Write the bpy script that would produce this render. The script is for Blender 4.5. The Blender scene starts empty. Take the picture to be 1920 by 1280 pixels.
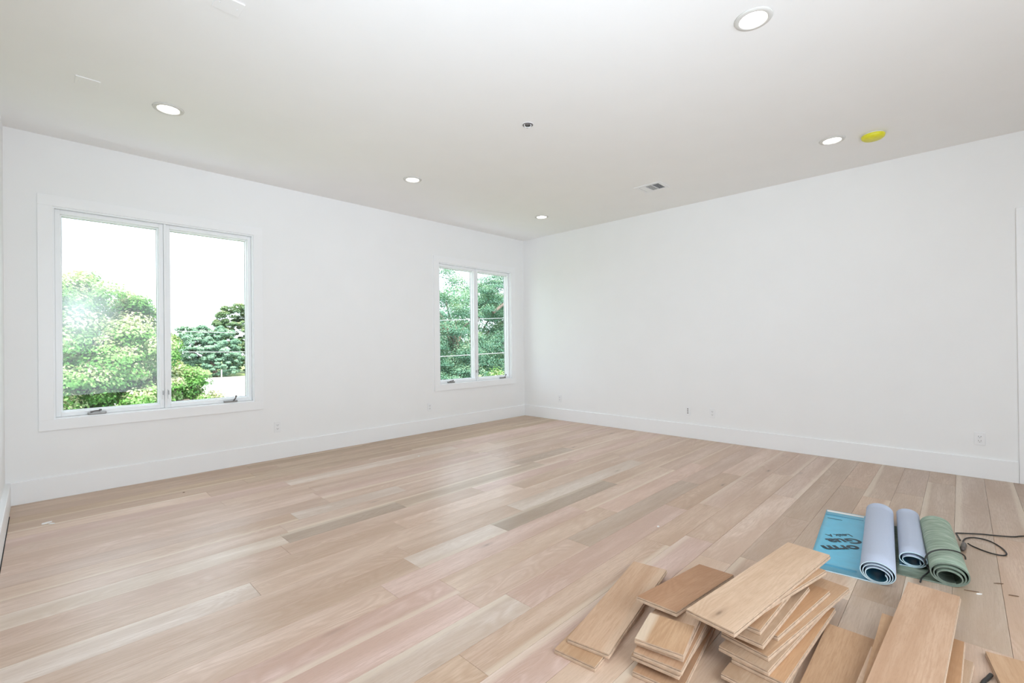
import bpy, bmesh, math, random
import numpy as np
from mathutils import Vector, Matrix

S = bpy.context.scene
COL = S.collection
R = math.radians

# ------------------------------------------------------------ camera, world, light, exposure
cam_d = bpy.data.cameras.new('camera'); cam = bpy.data.objects.new('camera', cam_d); COL.objects.link(cam)
cam_d.sensor_width = 36.0; cam_d.lens = 36.0 * 863.8 / 1920.0; cam_d.clip_start = 0.02; cam_d.clip_end = 600
_yaw, _pit, _rol = 0.79852, 0.00328, -0.01092
f = Vector((math.sin(_yaw) * math.cos(_pit), math.cos(_yaw) * math.cos(_pit), math.sin(_pit)))
rt = Vector((math.cos(_yaw), -math.sin(_yaw), 0)); up = rt.cross(f)
c_, s_ = math.cos(_rol), math.sin(_rol)
r2, u2 = c_ * rt + s_ * up, -s_ * rt + c_ * up
cam.matrix_world = Matrix(((r2.x, u2.x, -f.x, -5.9365), (r2.y, u2.y, -f.y, -5.4872), (r2.z, u2.z, -f.z, 1.2655), (0, 0, 0, 1)))
S.camera = cam

S.view_settings.view_transform = 'Standard'; S.view_settings.look = 'None'
S.view_settings.gamma = 1.0; S.view_settings.use_curve_mapping = False
S.view_settings.exposure = 0.29
S.cycles.max_bounces = 14; S.cycles.diffuse_bounces = 9; S.cycles.glossy_bounces = 4
S.cycles.transparent_max_bounces = 12; S.cycles.sample_clamp_indirect = 6.0

W = bpy.data.worlds.new('world'); S.world = W; W.use_nodes = True
bg = W.node_tree.nodes['Background']; bg.inputs[0].default_value = (0.80, 0.90, 1.0, 1); bg.inputs[1].default_value = 2.6

def lamp(name, kind, loc, target, energy, color=(1, 1, 1), **kw):
    d = bpy.data.lights.new(name, kind); d.energy = energy; d.color = color
    for k, v in kw.items(): setattr(d, k, v)
    o = bpy.data.objects.new(name, d); COL.objects.link(o); o.location = loc
    o.rotation_euler = (Vector(target) - Vector(loc)).to_track_quat('-Z', 'Y').to_euler()
    return o
lamp('sun', 'SUN', (0, -20, 30), (6, 0, 0), 9.0, (1, 0.95, 0.86), angle=R(0.6))
# the photographer's flash, bounced off the ceiling, and an added fill panel, unseen behind the camera
lamp('bounce_flash', 'SPOT', (-5.93, -5.25, 1.45), (-3.70, -3.24, 2.78), 200, (0.74, 0.87, 1.0), spot_size=R(100), spot_blend=1.0, shadow_soft_size=0.12)
rd = lamp('rear_fill', 'AREA', (-4.7, -7.3, 1.6), (-3.9, 0, 1.6), 106, (0.79, 0.895, 1.0), shape='RECTANGLE', size=2.6, size_y=2.6)
for n_, x0_, x1_ in (('a', -5.853, -4.313), ('b', -1.84, -0.32)):
    p = lamp('window_portal_' + n_, 'AREA', ((x0_ + x1_) / 2, 0.2, 1.563), ((x0_ + x1_) / 2, -3, 1.563), 1, shape='RECTANGLE', size=1.54, size_y=1.8)
    p.data.cycles.is_portal = True

# ------------------------------------------------------------ helpers
def tag(o, label=None, cat=None, group=None, kind=None):
    if label: o['label'] = label
    if cat: o['category'] = cat
    if group: o['group'] = group
    if kind: o['kind'] = kind
    return o
def empty(name, loc=(0, 0, 0), rz=0, parent=None):
    o = bpy.data.objects.new(name, None); COL.objects.link(o); o.location = loc; o.rotation_euler = (0, 0, rz)
    o.empty_display_size = 0.05
    if parent: o.parent = parent
    return o
def link(name, me, mats, parent=None, loc=None, rot=None):
    if not isinstance(mats, (list, tuple)): mats = [mats]
    if not me.materials:
        for m in mats: me.materials.append(m)
    o = bpy.data.objects.new(name, me); COL.objects.link(o)
    if parent: o.parent = parent
    if loc is not None: o.location = loc
    if rot is not None: o.rotation_euler = rot
    return o
class MB:
    def __init__(s): s.v = []; s.f = []; s.m = []; s.sm = []
    def add(s, vs, fs, mi=0, smooth=False):
        b = len(s.v); s.v += [tuple(v) for v in vs]
        for q in fs: s.f.append([b + i for i in q]); s.m.append(mi); s.sm.append(smooth)
        return s
    def box(s, a, b, mi=0, ch=0.0):
        x0, y0, z0 = (min(a[i], b[i]) for i in range(3)); x1, y1, z1 = (max(a[i], b[i]) for i in range(3))
        if ch <= 0:
            return s.add([(x0, y0, z0), (x1, y0, z0), (x1, y1, z0), (x0, y1, z0), (x0, y0, z1), (x1, y0, z1), (x1, y1, z1), (x0, y1, z1)],
                         [(3, 2, 1, 0), (4, 5, 6, 7), (0, 1, 5, 4), (1, 2, 6, 5), (2, 3, 7, 6), (3, 0, 4, 7)], mi)
        bm = bmesh.new(); bmesh.ops.create_cube(bm, size=1)
        for v in bm.verts: v.co = Vector(((x0 + x1) / 2 + v.co.x * (x1 - x0), (y0 + y1) / 2 + v.co.y * (y1 - y0), (z0 + z1) / 2 + v.co.z * (z1 - z0)))
        bmesh.ops.bevel(bm, geom=bm.edges[:], offset=ch, segments=2, affect='EDGES', profile=0.5)
        bm.verts.index_update(); s.add([v.co[:] for v in bm.verts], [[v.index for v in q.verts] for q in bm.faces], mi); bm.free(); return s
    def lathe(s, prof, n=32, c=(0, 0, 0), axis='z', mi=0, smooth=True):
        vs = []
        for (r, h) in prof:
            for k in range(n):
                a = 2 * math.pi * k / n; p = (r * math.cos(a), r * math.sin(a), h)
                if axis == 'y': p = (p[0], p[2], p[1])
                if axis == 'x': p = (p[2], p[0], p[1])
                vs.append((p[0] + c[0], p[1] + c[1], p[2] + c[2]))
        fs = []
        for j in range(len(prof) - 1):
            for k in range(n):
                fs.append((j * n + k, j * n + (k + 1) % n, (j + 1) * n + (k + 1) % n, (j + 1) * n + k))
        if prof[0][0] > 0: fs.append(tuple(range(n))[::-1])
        if prof[-1][0] > 0: fs.append(tuple((len(prof) - 1) * n + k for k in range(n)))
        return s.add(vs, fs, mi, smooth)
    def tube(s, pts, r, n=8, mi=0, closed=False):
        pts = [Vector(p) for p in pts]; rings = []; side = None
        for i, p in enumerate(pts):
            a = pts[max(i - 1, 0)]; b = pts[min(i + 1, len(pts) - 1)]
            if closed: a = pts[i - 1]; b = pts[(i + 1) % len(pts)]
            d = (b - a).normalized()
            if side is None: side = d.cross(Vector((0, 0, 1)) if abs(d.z) < 0.9 else Vector((1, 0, 0))).normalized()
            else: side = (side - d * side.dot(d)).normalized()
            w = d.cross(side); rr = r[i] if isinstance(r, (list, tuple)) else r
            rings.append([p + side * rr * math.cos(2 * math.pi * k / n) + w * rr * math.sin(2 * math.pi * k / n) for k in range(n)])
        vs = [v for q in rings for v in q]; fs = []; m = len(pts)
        for j in range(m if closed else m - 1):
            for k in range(n):
                j2 = (j + 1) % m
                fs.append((j * n + k, j * n + (k + 1) % n, j2 * n + (k + 1) % n, j2 * n + k))
        if not closed: fs.append(tuple(range(n))[::-1]); fs.append(tuple((m - 1) * n + k for k in range(n)))
        return s.add(vs, fs, mi, True)
    def mesh(s, name):
        me = bpy.data.meshes.new(name); me.from_pydata(s.v, [], s.f)
        me.polygons.foreach_set('material_index', s.m); me.polygons.foreach_set('use_smooth', s.sm); me.update()
        bm = bmesh.new(); bm.from_mesh(me); bmesh.ops.recalc_face_normals(bm, faces=bm.faces); bm.to_mesh(me); bm.free()
        return me
    def build(s, name, mats, parent=None, loc=None, rot=None):
        return link(name, s.mesh(name), mats, parent, loc, rot)
def spline(pts, n=8):
    P = [Vector(p) for p in pts]; out = []
    for i in range(len(P) - 1):
        a, b, c, d = P[max(i - 1, 0)], P[i], P[i + 1], P[min(i + 2, len(P) - 1)]
        for k in range(n):
            t = k / n
            out.append(0.5 * ((2 * b) + (c - a) * t + (2 * a - 5 * b + 4 * c - d) * t * t + (-a + 3 * b - 3 * c + d) * t ** 3))
    return out + [P[-1]]

# ------------------------------------------------------------ materials
def mat(name):
    m = bpy.data.materials.new(name); m.use_nodes = True; nt = m.node_tree
    return m, nt, nt.nodes['Principled BSDF']
def N(nt, t, **kw):
    n = nt.nodes.new(t)
    for k, v in kw.items():
        if k.startswith('i_'): n.inputs[int(k[2:])].default_value = v
        else: setattr(n, k, v)
    return n
def math_(nt, op, a, b=None, c=None, clamp=False):
    n = nt.nodes.new('ShaderNodeMath'); n.operation = op; n.use_clamp = clamp
    for i, v in enumerate((a, b, c)):
        if v is None: continue
        if isinstance(v, (int, float)): n.inputs[i].default_value = v
        else: nt.links.new(v, n.inputs[i])
    return n.outputs[0]
def mix_(nt, kind, fac, a, b):
    n = nt.nodes.new('ShaderNodeMix'); n.data_type = 'RGBA'; n.blend_type = kind
    for s, v in ((n.inputs[0], fac), (n.inputs[6], a), (n.inputs[7], b)):
        if isinstance(v, (int, float)): s.default_value = v
        elif isinstance(v, tuple): s.default_value = v
        else: nt.links.new(v, s)
    return n.outputs[2]
def ramp_(nt, fac, stops):
    n = nt.nodes.new('ShaderNodeValToRGB'); e = n.color_ramp.elements
    while len(e) < len(stops): e.new(0.5)
    for i, (p, c) in enumerate(stops): e[i].position = p; e[i].color = c if len(c) == 4 else (*c, 1)
    nt.links.new(fac, n.inputs[0]); return n.outputs[0]
def simple(name, col, rough=0.5, noise=0.0, scale=30, metal=0, bump=0.0, spec=0.5, bscale=200):
    m, nt, b = mat(name); b.inputs['Roughness'].default_value = rough; b.inputs['Metallic'].default_value = metal
    b.inputs['Specular IOR Level'].default_value = spec
    tc = N(nt, 'ShaderNodeTexCoord'); nz = N(nt, 'ShaderNodeTexNoise'); nz.inputs['Scale'].default_value = scale; nz.inputs['Detail'].default_value = 4
    nt.links.new(tc.outputs['Object'], nz.inputs['Vector'])
    v = ramp_(nt, nz.outputs[0], [(0.3, (1 - noise,) * 3), (0.7, (1.0,) * 3)])
    c = mix_(nt, 'MULTIPLY', 1.0, (*col, 1), v); nt.links.new(c, b.inputs['Base Color'])
    if bump:
        n2 = N(nt, 'ShaderNodeTexNoise'); n2.inputs['Scale'].default_value = bscale; nt.links.new(tc.outputs['Object'], n2.inputs['Vector'])
        bp = N(nt, 'ShaderNodeBump'); bp.inputs['Strength'].default_value = bump; bp.inputs['Distance'].default_value = 0.002
        nt.links.new(n2.outputs[0], bp.inputs['Height']); nt.links.new(bp.outputs[0], b.inputs['Normal'])
    return m
def oak(name, rough, contrast, spec=0.5):
    """oak board: x of the object runs along the grain, the object's colour is the board's tone, its alpha the sapwood along one edge"""
    m, nt, b = mat(name); L = nt.links
    tc = N(nt, 'ShaderNodeTexCoord'); oi = N(nt, 'ShaderNodeObjectInfo')
    off = N(nt, 'ShaderNodeCombineXYZ')
    L.new(math_(nt, 'MULTIPLY', oi.outputs['Random'], 37.0), off.inputs[0]); L.new(math_(nt, 'MULTIPLY', oi.outputs['Random'], 11.0), off.inputs[1])
    L.new(math_(nt, 'MULTIPLY', oi.outputs['Random'], 23.0), off.inputs[2])
    va = N(nt, 'ShaderNodeVectorMath', operation='ADD'); L.new(tc.outputs['Object'], va.inputs[0]); L.new(off.outputs[0], va.inputs[1])
    def noise(sx, sy, detail=3, dist=0.0):
        mp = N(nt, 'ShaderNodeMapping'); mp.inputs['Scale'].default_value = (sx, sy, 1.0); L.new(va.outputs[0], mp.inputs[0])
        nz = N(nt, 'ShaderNodeTexNoise'); nz.inputs['Scale'].default_value = 1.0; nz.inputs['Detail'].default_value = detail; nz.inputs['Distortion'].default_value = dist
        L.new(mp.outputs[0], nz.inputs['Vector']); return nz.outputs[0]
    broad = noise(1.1, 9, 2, 0.3); fig = noise(1.6, 7.5, 1, 0.5); fine = noise(9, 160, 3); pore = noise(30, 420, 2)
    rings = math_(nt, 'MULTIPLY_ADD', math_(nt, 'SINE', math_(nt, 'MULTIPLY', fig, 85.0)), 0.5, 0.5)
    mask = ramp_(nt, noise(0.9, 3.5, 1), [(0.44, (0, 0, 0)), (0.60, (1, 1, 1))])
    col = oi.outputs['Color']
    dark = mix_(nt, 'MULTIPLY', 1.0, col, (0.80, 0.735, 0.67, 1))
    c = mix_(nt, 'MIX', math_(nt, 'MULTIPLY', ramp_(nt, broad, [(0.35, (0, 0, 0)), (0.68, (1, 1, 1))]), 0.75 * contrast), col, dark)
    c = mix_(nt, 'MIX', math_(nt, 'MULTIPLY', math_(nt, 'MULTIPLY', rings, mask), 0.30 * contrast), c, mix_(nt, 'MULTIPLY', 1.0, col, (0.70, 0.60, 0.50, 1)))
    c = mix_(nt, 'MIX', math_(nt, 'MULTIPLY', ramp_(nt, fine, [(0.42, (0, 0, 0)), (0.7, (1, 1, 1))]), 0.42 * contrast), c, mix_(nt, 'MULTIPLY', 1.0, col, (0.76, 0.70, 0.64, 1)))
    c = mix_(nt, 'MIX', math_(nt, 'MULTIPLY', ramp_(nt, pore, [(0.56, (0, 0, 0)), (0.70, (1, 1, 1))]), 0.22 * contrast), c, mix_(nt, 'MULTIPLY', 1.0, col, (0.6, 0.5, 0.42, 1)))
    # sapwood band along the edge y = 0
    sx = N(nt, 'ShaderNodeSeparateXYZ'); L.new(tc.outputs['Object'], sx.inputs[0])
    w = math_(nt, 'MULTIPLY_ADD', noise(0.8, 1, 1), 0.075, 0.0)
    sap = math_(nt, 'SUBTRACT', 1.0, math_(nt, 'DIVIDE', math_(nt, 'SUBTRACT', sx.outputs[1], math_(nt, 'MULTIPLY', w, 0.55)), 0.018), clamp=True)
    c = mix_(nt, 'MIX', math_(nt, 'MULTIPLY', sap, oi.outputs['Alpha'], clamp=True), c, mix_(nt, 'MIX', 0.55, c, (0.80, 0.70, 0.56, 1)))
    # knots
    mp = N(nt, 'ShaderNodeMapping'); mp.inputs['Scale'].default_value = (1.5, 5.5, 1); L.new(va.outputs[0], mp.inputs[0])
    vo = N(nt, 'ShaderNodeTexVoronoi'); vo.inputs['Scale'].default_value = 1.0; L.new(mp.outputs[0], vo.inputs['Vector'])
    sc = N(nt, 'ShaderNodeSeparateColor'); L.new(vo.outputs['Color'], sc.inputs[0])
    kn = ramp_(nt, vo.outputs['Distance'], [(0.018, (1, 1, 1)), (0.05, (0.28, 0.28, 0.28)), (0.13, (0, 0, 0))])
    kf = math_(nt, 'MULTIPLY', kn, math_(nt, 'GREATER_THAN', sc.outputs[0], 0.78))
    c = mix_(nt, 'MIX', math_(nt, 'MULTIPLY', kf, 0.8), c, (0.14, 0.085, 0.05, 1))
    L.new(c, b.inputs['Base Color'])
    b.inputs['Specular IOR Level'].default_value = spec
    L.new(math_(nt, 'MULTIPLY_ADD', fine, 0.18, rough), b.inputs['Roughness'])
    bp = N(nt, 'ShaderNodeBump'); bp.inputs['Strength'].default_value = 0.12; bp.inputs['Distance'].default_value = 0.001
    L.new(fine, bp.inputs['Height']); L.new(bp.outputs[0], b.inputs['Normal'])
    return m

M_wall = simple('wall_paint', (0.86, 0.862, 0.86), 0.6, 0.015, 3, bump=0.15, bscale=260)
M_ceil = simple('ceiling_paint', (0.89, 0.89, 0.885), 0.75, 0.015, 3, bump=0.12, bscale=260)
M_trim = simple('white_trim_paint', (0.87, 0.875, 0.88), 0.38, 0.01, 5)
M_vinyl = simple('white_window_frame', (0.86, 0.875, 0.885), 0.33, 0.01, 5)
M_sub = simple('dark_subfloor', (0.28, 0.21, 0.15), 0.9, 0.3, 8)
M_ext = simple('outer_wall', (0.75, 0.74, 0.72), 0.8, 0.1, 3)
M_gap = simple('black_gap', (0.01, 0.01, 0.01), 0.9)
M_oak = oak('oak_floor_boards', 0.26, 1.6, 0.58)
M_loose = oak('unfinished_oak', 0.52, 1.35, 0.35)
M_ply = simple('plywood_core', (0.62, 0.45, 0.32), 0.7, 0.25, 30)
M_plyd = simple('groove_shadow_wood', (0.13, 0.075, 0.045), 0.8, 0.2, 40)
M_nickel = simple('grey_metal', (0.30, 0.30, 0.29), 0.4, 0.1, 20, metal=0.7)
M_black = simple('black_rubber', (0.022, 0.02, 0.018), 0.5, 0.2, 40)
M_plastic = simple('white_plastic', (0.84, 0.845, 0.85), 0.35, 0.01, 10)
M_ring = simple('beige_trim_ring', (0.66, 0.65, 0.62), 0.5)
M_slot = simple('dark_slot', (0.16, 0.15, 0.15), 0.6)
M_yellow = simple('yellow_dust_cap', (0.78, 0.74, 0.03), 0.4, 0.12, 40)
M_lav = simple('lavender_fleece', (0.49, 0.54, 0.655), 0.85, 0.10, 300, bump=0.4, bscale=900)
M_blue = simple('blue_film', (0.115, 0.50, 0.70), 0.32, 0.10, 14, bump=0.1, bscale=60)
M_blued = simple('dark_blue_overlap_line', (0.03, 0.30, 0.48), 0.35)
M_paleb = simple('pale_blue_edge', (0.62, 0.80, 0.88), 0.5, 0.1, 80)
M_ink = simple('black_print', (0.015, 0.04, 0.055), 0.5)
M_greene = simple('dark_green_edge', (0.20, 0.25, 0.20), 0.8, 0.3, 90)
M_conc = simple('pale_concrete', (0.62, 0.60, 0.57), 0.9, 0.15, 0.3)
M_grass = simple('mown_grass', (0.20, 0.26, 0.09), 0.95, 0.35, 1.2)
M_bark = simple('grey_bark', (0.16, 0.125, 0.10), 0.9, 0.4, 12)
M_wire = simple('grey_wire', (0.30, 0.31, 0.32), 0.6)
M_white = simple('white_scrap', (0.85, 0.84, 0.82), 0.7)
# streaked green underlay felt
M_green, nt, b = mat('green_felt'); tc = N(nt, 'ShaderNodeTexCoord'); mp = N(nt, 'ShaderNodeMapping'); mp.inputs['Scale'].default_value = (95, 14, 14)
nz = N(nt, 'ShaderNodeTexNoise'); nz.inputs['Scale'].default_value = 1; nz.inputs['Detail'].default_value = 4
nt.links.new(tc.outputs['Object'], mp.inputs[0]); nt.links.new(mp.outputs[0], nz.inputs['Vector'])
nt.links.new(ramp_(nt, nz.outputs[0], [(0.3, (0.20, 0.265, 0.195)), (0.55, (0.305, 0.385, 0.30)), (0.75, (0.47, 0.52, 0.43))]), b.inputs['Base Color'])
b.inputs['Roughness'].default_value = 0.8
# lamp lens
M_lamp, nt, b = mat('lit_lamp_lens'); b.inputs['Emission Color'].default_value = (1, 0.97, 0.92, 1); b.inputs['Emission Strength'].default_value = 9.0
# glass: clear pane with a soft reflection; one pane has a flash reflection painted in as pale haze
def glass(name, painted_haze=None):
    m, nt, b = mat(name); L = nt.links; nt.nodes.remove(b); out = nt.nodes['Material Output']
    tr = N(nt, 'ShaderNodeBsdfTransparent'); tr.inputs[0].default_value = (0.97, 0.985, 0.98, 1); gl = N(nt, 'ShaderNodeBsdfGlossy'); gl.inputs['Roughness'].default_value = 0.0
    lw = N(nt, 'ShaderNodeLayerWeight'); lw.inputs[0].default_value = 0.5
    fr = math_(nt, 'MULTIPLY_ADD', math_(nt, 'POWER', lw.outputs['Facing'], 5.0), 0.9, 0.022)
    mx = N(nt, 'ShaderNodeMixShader'); L.new(fr, mx.inputs[0]); L.new(tr.outputs[0], mx.inputs[1]); L.new(gl.outputs[0], mx.inputs[2]); last = mx.outputs[0]
    if painted_haze:
        tc = N(nt, 'ShaderNodeTexCoord'); mp = N(nt, 'ShaderNodeMapping'); mp.inputs['Location'].default_value = painted_haze[0]; mp.inputs['Scale'].default_value = painted_haze[1]
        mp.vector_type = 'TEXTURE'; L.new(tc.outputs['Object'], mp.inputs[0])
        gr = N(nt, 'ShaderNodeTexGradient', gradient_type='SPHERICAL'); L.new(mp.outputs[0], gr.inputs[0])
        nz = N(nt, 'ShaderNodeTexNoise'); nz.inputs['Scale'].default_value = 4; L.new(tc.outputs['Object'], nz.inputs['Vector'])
        k = math_(nt, 'MULTIPLY', math_(nt, 'MULTIPLY', gr.outputs[0], math_(nt, 'ADD', nz.outputs[0], 0.4)), painted_haze[2], clamp=True)
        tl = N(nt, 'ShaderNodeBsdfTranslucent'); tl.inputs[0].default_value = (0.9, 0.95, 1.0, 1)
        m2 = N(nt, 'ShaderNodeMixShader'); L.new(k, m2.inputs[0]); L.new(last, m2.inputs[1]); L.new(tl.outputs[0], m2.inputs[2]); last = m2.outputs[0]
    L.new(last, out.inputs[0]); return m
M_glass = glass('clear_glass')
M_glass_haze = glass('painted_haze_glass', ((-5.70, 0.10, 1.56), (0.34, 1.0, 0.36), 0.25))

# ------------------------------------------------------------ room shell
H, XL, YB, T = 3.05, -6.132, -7.4, 0.17
# window openings (x0, x1), both z 0.663 .. 2.463
Z0, Z1 = 0.663, 2.463
WIN = [(-5.853, -4.313), (-1.84, -0.32)]
wb = MB(); xs = [XL - T, WIN[0][0], WIN[0][1], WIN[1][0], WIN[1][1], T]
for i in range(5):
    if i in (1, 3):
        wb.box((xs[i], 0, -0.3), (xs[i + 1], T, Z0)); wb.box((xs[i], 0, Z1), (xs[i + 1], T, H + 0.3))
    else: wb.box((xs[i], 0, -0.3), (xs[i + 1], T, H + 0.3))
tag(wb.build('wall_north', M_wall), kind='structure')
DY0, DY1, DZ = -6.85, -5.93, 2.30          # door opening in the right-hand wall
e = MB(); e.box((0, DY1, -0.3), (T, 0, H + 0.3)); e.box((0, YB - T, -0.3), (T, DY0, H + 0.3)); e.box((0, DY0, DZ), (T, DY1, H + 0.3)); e.box((0, DY0, -0.3), (T, DY1, -0.02))
tag(e.build('wall_east', M_wall), kind='structure')
tag(MB().box((XL - T, YB - T, -0.3), (XL, 0, H + 0.3)).build('wall_west', M_wall), kind='structure')
tag(MB().box((XL, YB - T, -0.3), (0, YB, H + 0.3)).build('wall_south', M_wall), kind='structure')
tag(MB().box((XL, YB, H), (0, 0, H + 0.3)).build('ceiling', M_ceil), kind='structure')

# floor: dark subfloor with every oak board laid on it
floor = tag(MB().box((XL, YB, -0.3), (0, 0, -0.012)).build('floor', M_sub), kind='structure')
PW, PY0 = 0.1795, 0.059
rng = random.Random(11)
TONES = {'p': (0.72, 0.555, 0.45), 'k': (0.70, 0.52, 0.44), 'm': (0.655, 0.495, 0.39), 't': (0.62, 0.455, 0.34), 'g': (0.56, 0.44, 0.345), 'd': (0.47, 0.37, 0.29), 'w': (0.74, 0.63, 0.545), 'o': (0.57, 0.42, 0.29), 'b': (0.545, 0.415, 0.315)}
# joints seen in the photograph: row -> [(x of the joint, tone left, tone right)], tones None = by chance
KNOWN = {0: [(-3.1, 'o', 'o')], 1: [(-4.2, 't', 'o')], 2: [(-2.9, 'o', 'o')], 3: [(-4.6, 't', 'm')], 4: [(-3.4, 't', 'm')], 5: [(-2.4, 'w', 'k')], 10: [(-3.72, 'w', 'm')], 11: [(-2.45, 'm', 'g'), (-1.53, 'g', 'p')],
         12: [(-4.82, 'w', 'd'), (-3.95, 'd', 'k'), (-2.275, 'g', 'p')], 14: [(-3.0, 'p', 'm')], 15: [(-5.157, 'w', 't'), (-2.865, 'p', 'm')], 16: [(-3.40, 'm', 'w')],
         17: [(-3.737, 'w', 'd'), (-2.35, 'd', 'm')], 20: [(-3.565, 'p', 'g')], 21: [(-4.3, 'w', 'k'), (-2.55, 'k', 't')], 22: [(-4.75, 't', 't'), (-2.35, 't', 'm')],
         23: [(-5.2, 'w', 'k'), (-3.0, 'k', 'm')], 25: [(-2.2, 'g', 'm')], 28: [(-1.02, 'm', 'g')], 29: [(-0.46, 'g', 'p')]}
ROWT = {6: 'p', 7: 'k', 8: 'k', 9: 'm', 13: 'm', 18: 'p', 19: 'p', 24: 'm'}
n_rows = int((-YB - PY0) / PW) + 2
for r in range(-1, n_rows):
    ya = -(PY0 + PW * r); yb = ya - PW
    ya = min(ya, 0.0); yb = max(yb, YB)
    if ya - yb < 0.01: continue
    known = KNOWN.get(r, [])
    cuts = [(k[0]) for k in known]
    xsr = [XL] + sorted(cuts) + [0.0]; full = []
    for i in range(len(xsr) - 1):
        a, b_ = xsr[i], xsr[i + 1]; full.append(a); left = b_ - a
        x = a
        while b_ - x > 2.35:
            x += rng.uniform(1.15, 2.0)
            if b_ - x < 0.5: break
            full.append(x)
    full.append(0.0)
    for i in range(len(full) - 1):
        a, b_ = full[i], full[i + 1]; t = None
        for kx, tl, tr_ in known:
            if abs(b_ - kx) < 1e-6: t = tl
            if abs(a - kx) < 1e-6: t = tr_
        if t is None: t = rng.choice(['p', 'p', 'k', 'm', 'm', 'k', ROWT.get(r, 'm'), ROWT.get(r, 'm'), 'm', 'g' if rng.random() < 0.35 else 'p'])
        if r <= 3 and t in 'pkmg': t = rng.choice(['o', 'o', 't'])
        if r >= 25 and t in 'pkmg': t = rng.choice(['b', 'b', 'b', 't', 'g'])
        col = TONES[t]; j = rng.uniform(0.95, 1.05)
        g = 0.0005; L_ = (b_ - a) - 2 * g; w_ = (ya - yb) - 2 * g; h = rng.uniform(0, 0.0004); ch = 0.0007
        m = MB()
        vs = [(0, 0, -0.012), (L_, 0, -0.012), (L_, w_, -0.012), (0, w_, -0.012), (0, 0, -ch), (L_, 0, -ch), (L_, w_, -ch), (0, w_, -ch),
              (ch, ch, 0), (L_ - ch, ch, 0), (L_ - ch, w_ - ch, 0), (ch, w_ - ch, 0)]
        m.add(vs, [(3, 2, 1, 0), (0, 1, 5, 4), (1, 2, 6, 5), (2, 3, 7, 6), (3, 0, 4, 7), (4, 5, 9, 8), (5, 6, 10, 9), (6, 7, 11, 10), (7, 4, 8, 11), (8, 9, 10, 11)])
        flip = rng.random() < 0.5
        o = m.build('floor_plank', M_oak, floor, loc=((b_ - g) if flip else a + g, (ya - g) if flip else (yb + g), h - 0.0004), rot=(0, 0, math.pi if flip else 0))
        o.color = (col[0] * j, col[1] * j, col[2] * j * rng.uniform(0.97, 1.03), rng.uniform(0.4, 0.9) if rng.random() < 0.36 else 0.0)

# baseboards
def board_profile(n, p0, p1, nrm, h=0.184, t=0.016):
    p0, p1, nrm = Vector(p0), Vector(p1), Vector(nrm)
    prof = [(0, 0.0006), (t, 0.0006), (t, h - 0.004), (t - 0.004, h), (0, h)]
    m = MB(); vs = []
    for p in (p0, p1):
        for (d, z) in prof: q = p + nrm * d; vs.append((q.x, q.y, z))
    k = len(prof); fs = [(i, (i + 1) % k, k + (i + 1) % k, k + i) for i in range(k)] + [tuple(range(k))[::-1], tuple(range(k, 2 * k))]
    m.add(vs, fs); return tag(m.build(n, M_trim), kind='structure')
board_profile('baseboard_north', (XL, 0, 0), (0, 0, 0), (0, -1, 0))
board_profile('baseboard_east', (0, -0.0165, 0), (0, DY1 + 0.092, 0), (-1, 0, 0))
board_profile('baseboard_east_rear', (0, DY0 - 0.092, 0), (0, YB, 0), (-1, 0, 0))
bw = board_profile('baseboard_west', (XL, -0.0165, 0), (XL, YB, 0), (1, 0, 0), t=0.031)
board_profile('baseboard_south', (XL + 0.032, YB, 0), (-0.017, YB, 0), (0, 1, 0))
# open dark joint left under the near-left baseboard
tag(MB().box((XL + 0.0312, -4.0, 0.0002), (XL + 0.036, -0.35, 0.0012)).build('trim_1', M_gap), kind='structure')

# door in the right-hand wall, at the very edge of the picture
door = tag(empty('door_1', (0, (DY0 + DY1) / 2, 0)), kind='structure')
cy = (DY0 + DY1) / 2
m = MB(); cw = 0.09
m.box((-0.02, DY1 - cy, 0), (0, DY1 + cw - cy, DZ + cw), ch=0.003); m.box((-0.02, DY0 - cw - cy, 0), (0, DY0 - cy, DZ + cw), ch=0.003); m.box((-0.02, DY0 - cy, DZ), (0, DY1 - cy, DZ + cw), ch=0.003)
m.build('casing', M_trim, door)
m = MB(); m.box((0, DY1 - 0.02 - cy, 0), (T, DY1 - cy, DZ)); m.box((0, DY0 - cy, 0), (T, DY0 + 0.02 - cy, DZ)); m.box((0, DY0 - cy, DZ - 0.02), (T, DY1 - cy, DZ)); m.build('jamb', M_trim, door)
dl = MB().box((0.04, DY0 + 0.023 - cy, 0.006), (0.08, DY1 - 0.023 - cy, DZ - 0.024), ch=0.002).build('door_leaf', M_trim, door)
for z0, z1 in ((0.25, 1.0), (1.15, 2.2)): MB().box((0.034, DY0 + 0.16 - cy, z0), (0.041, DY1 - 0.16 - cy, z1), ch=0.003).build('door_panel', M_trim, dl)
MB().lathe([(0.001, -0.05), (0.024, -0.05), (0.028, -0.035), (0.018, -0.015), (0.011, -0.01), (0.011, 0.0), (0.032, 0.0), (0.032, 0.008)], 20, (0.032, DY0 + 0.09 - cy, 1.0), 'x').build('door_knob', M_nickel, dl)

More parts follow.
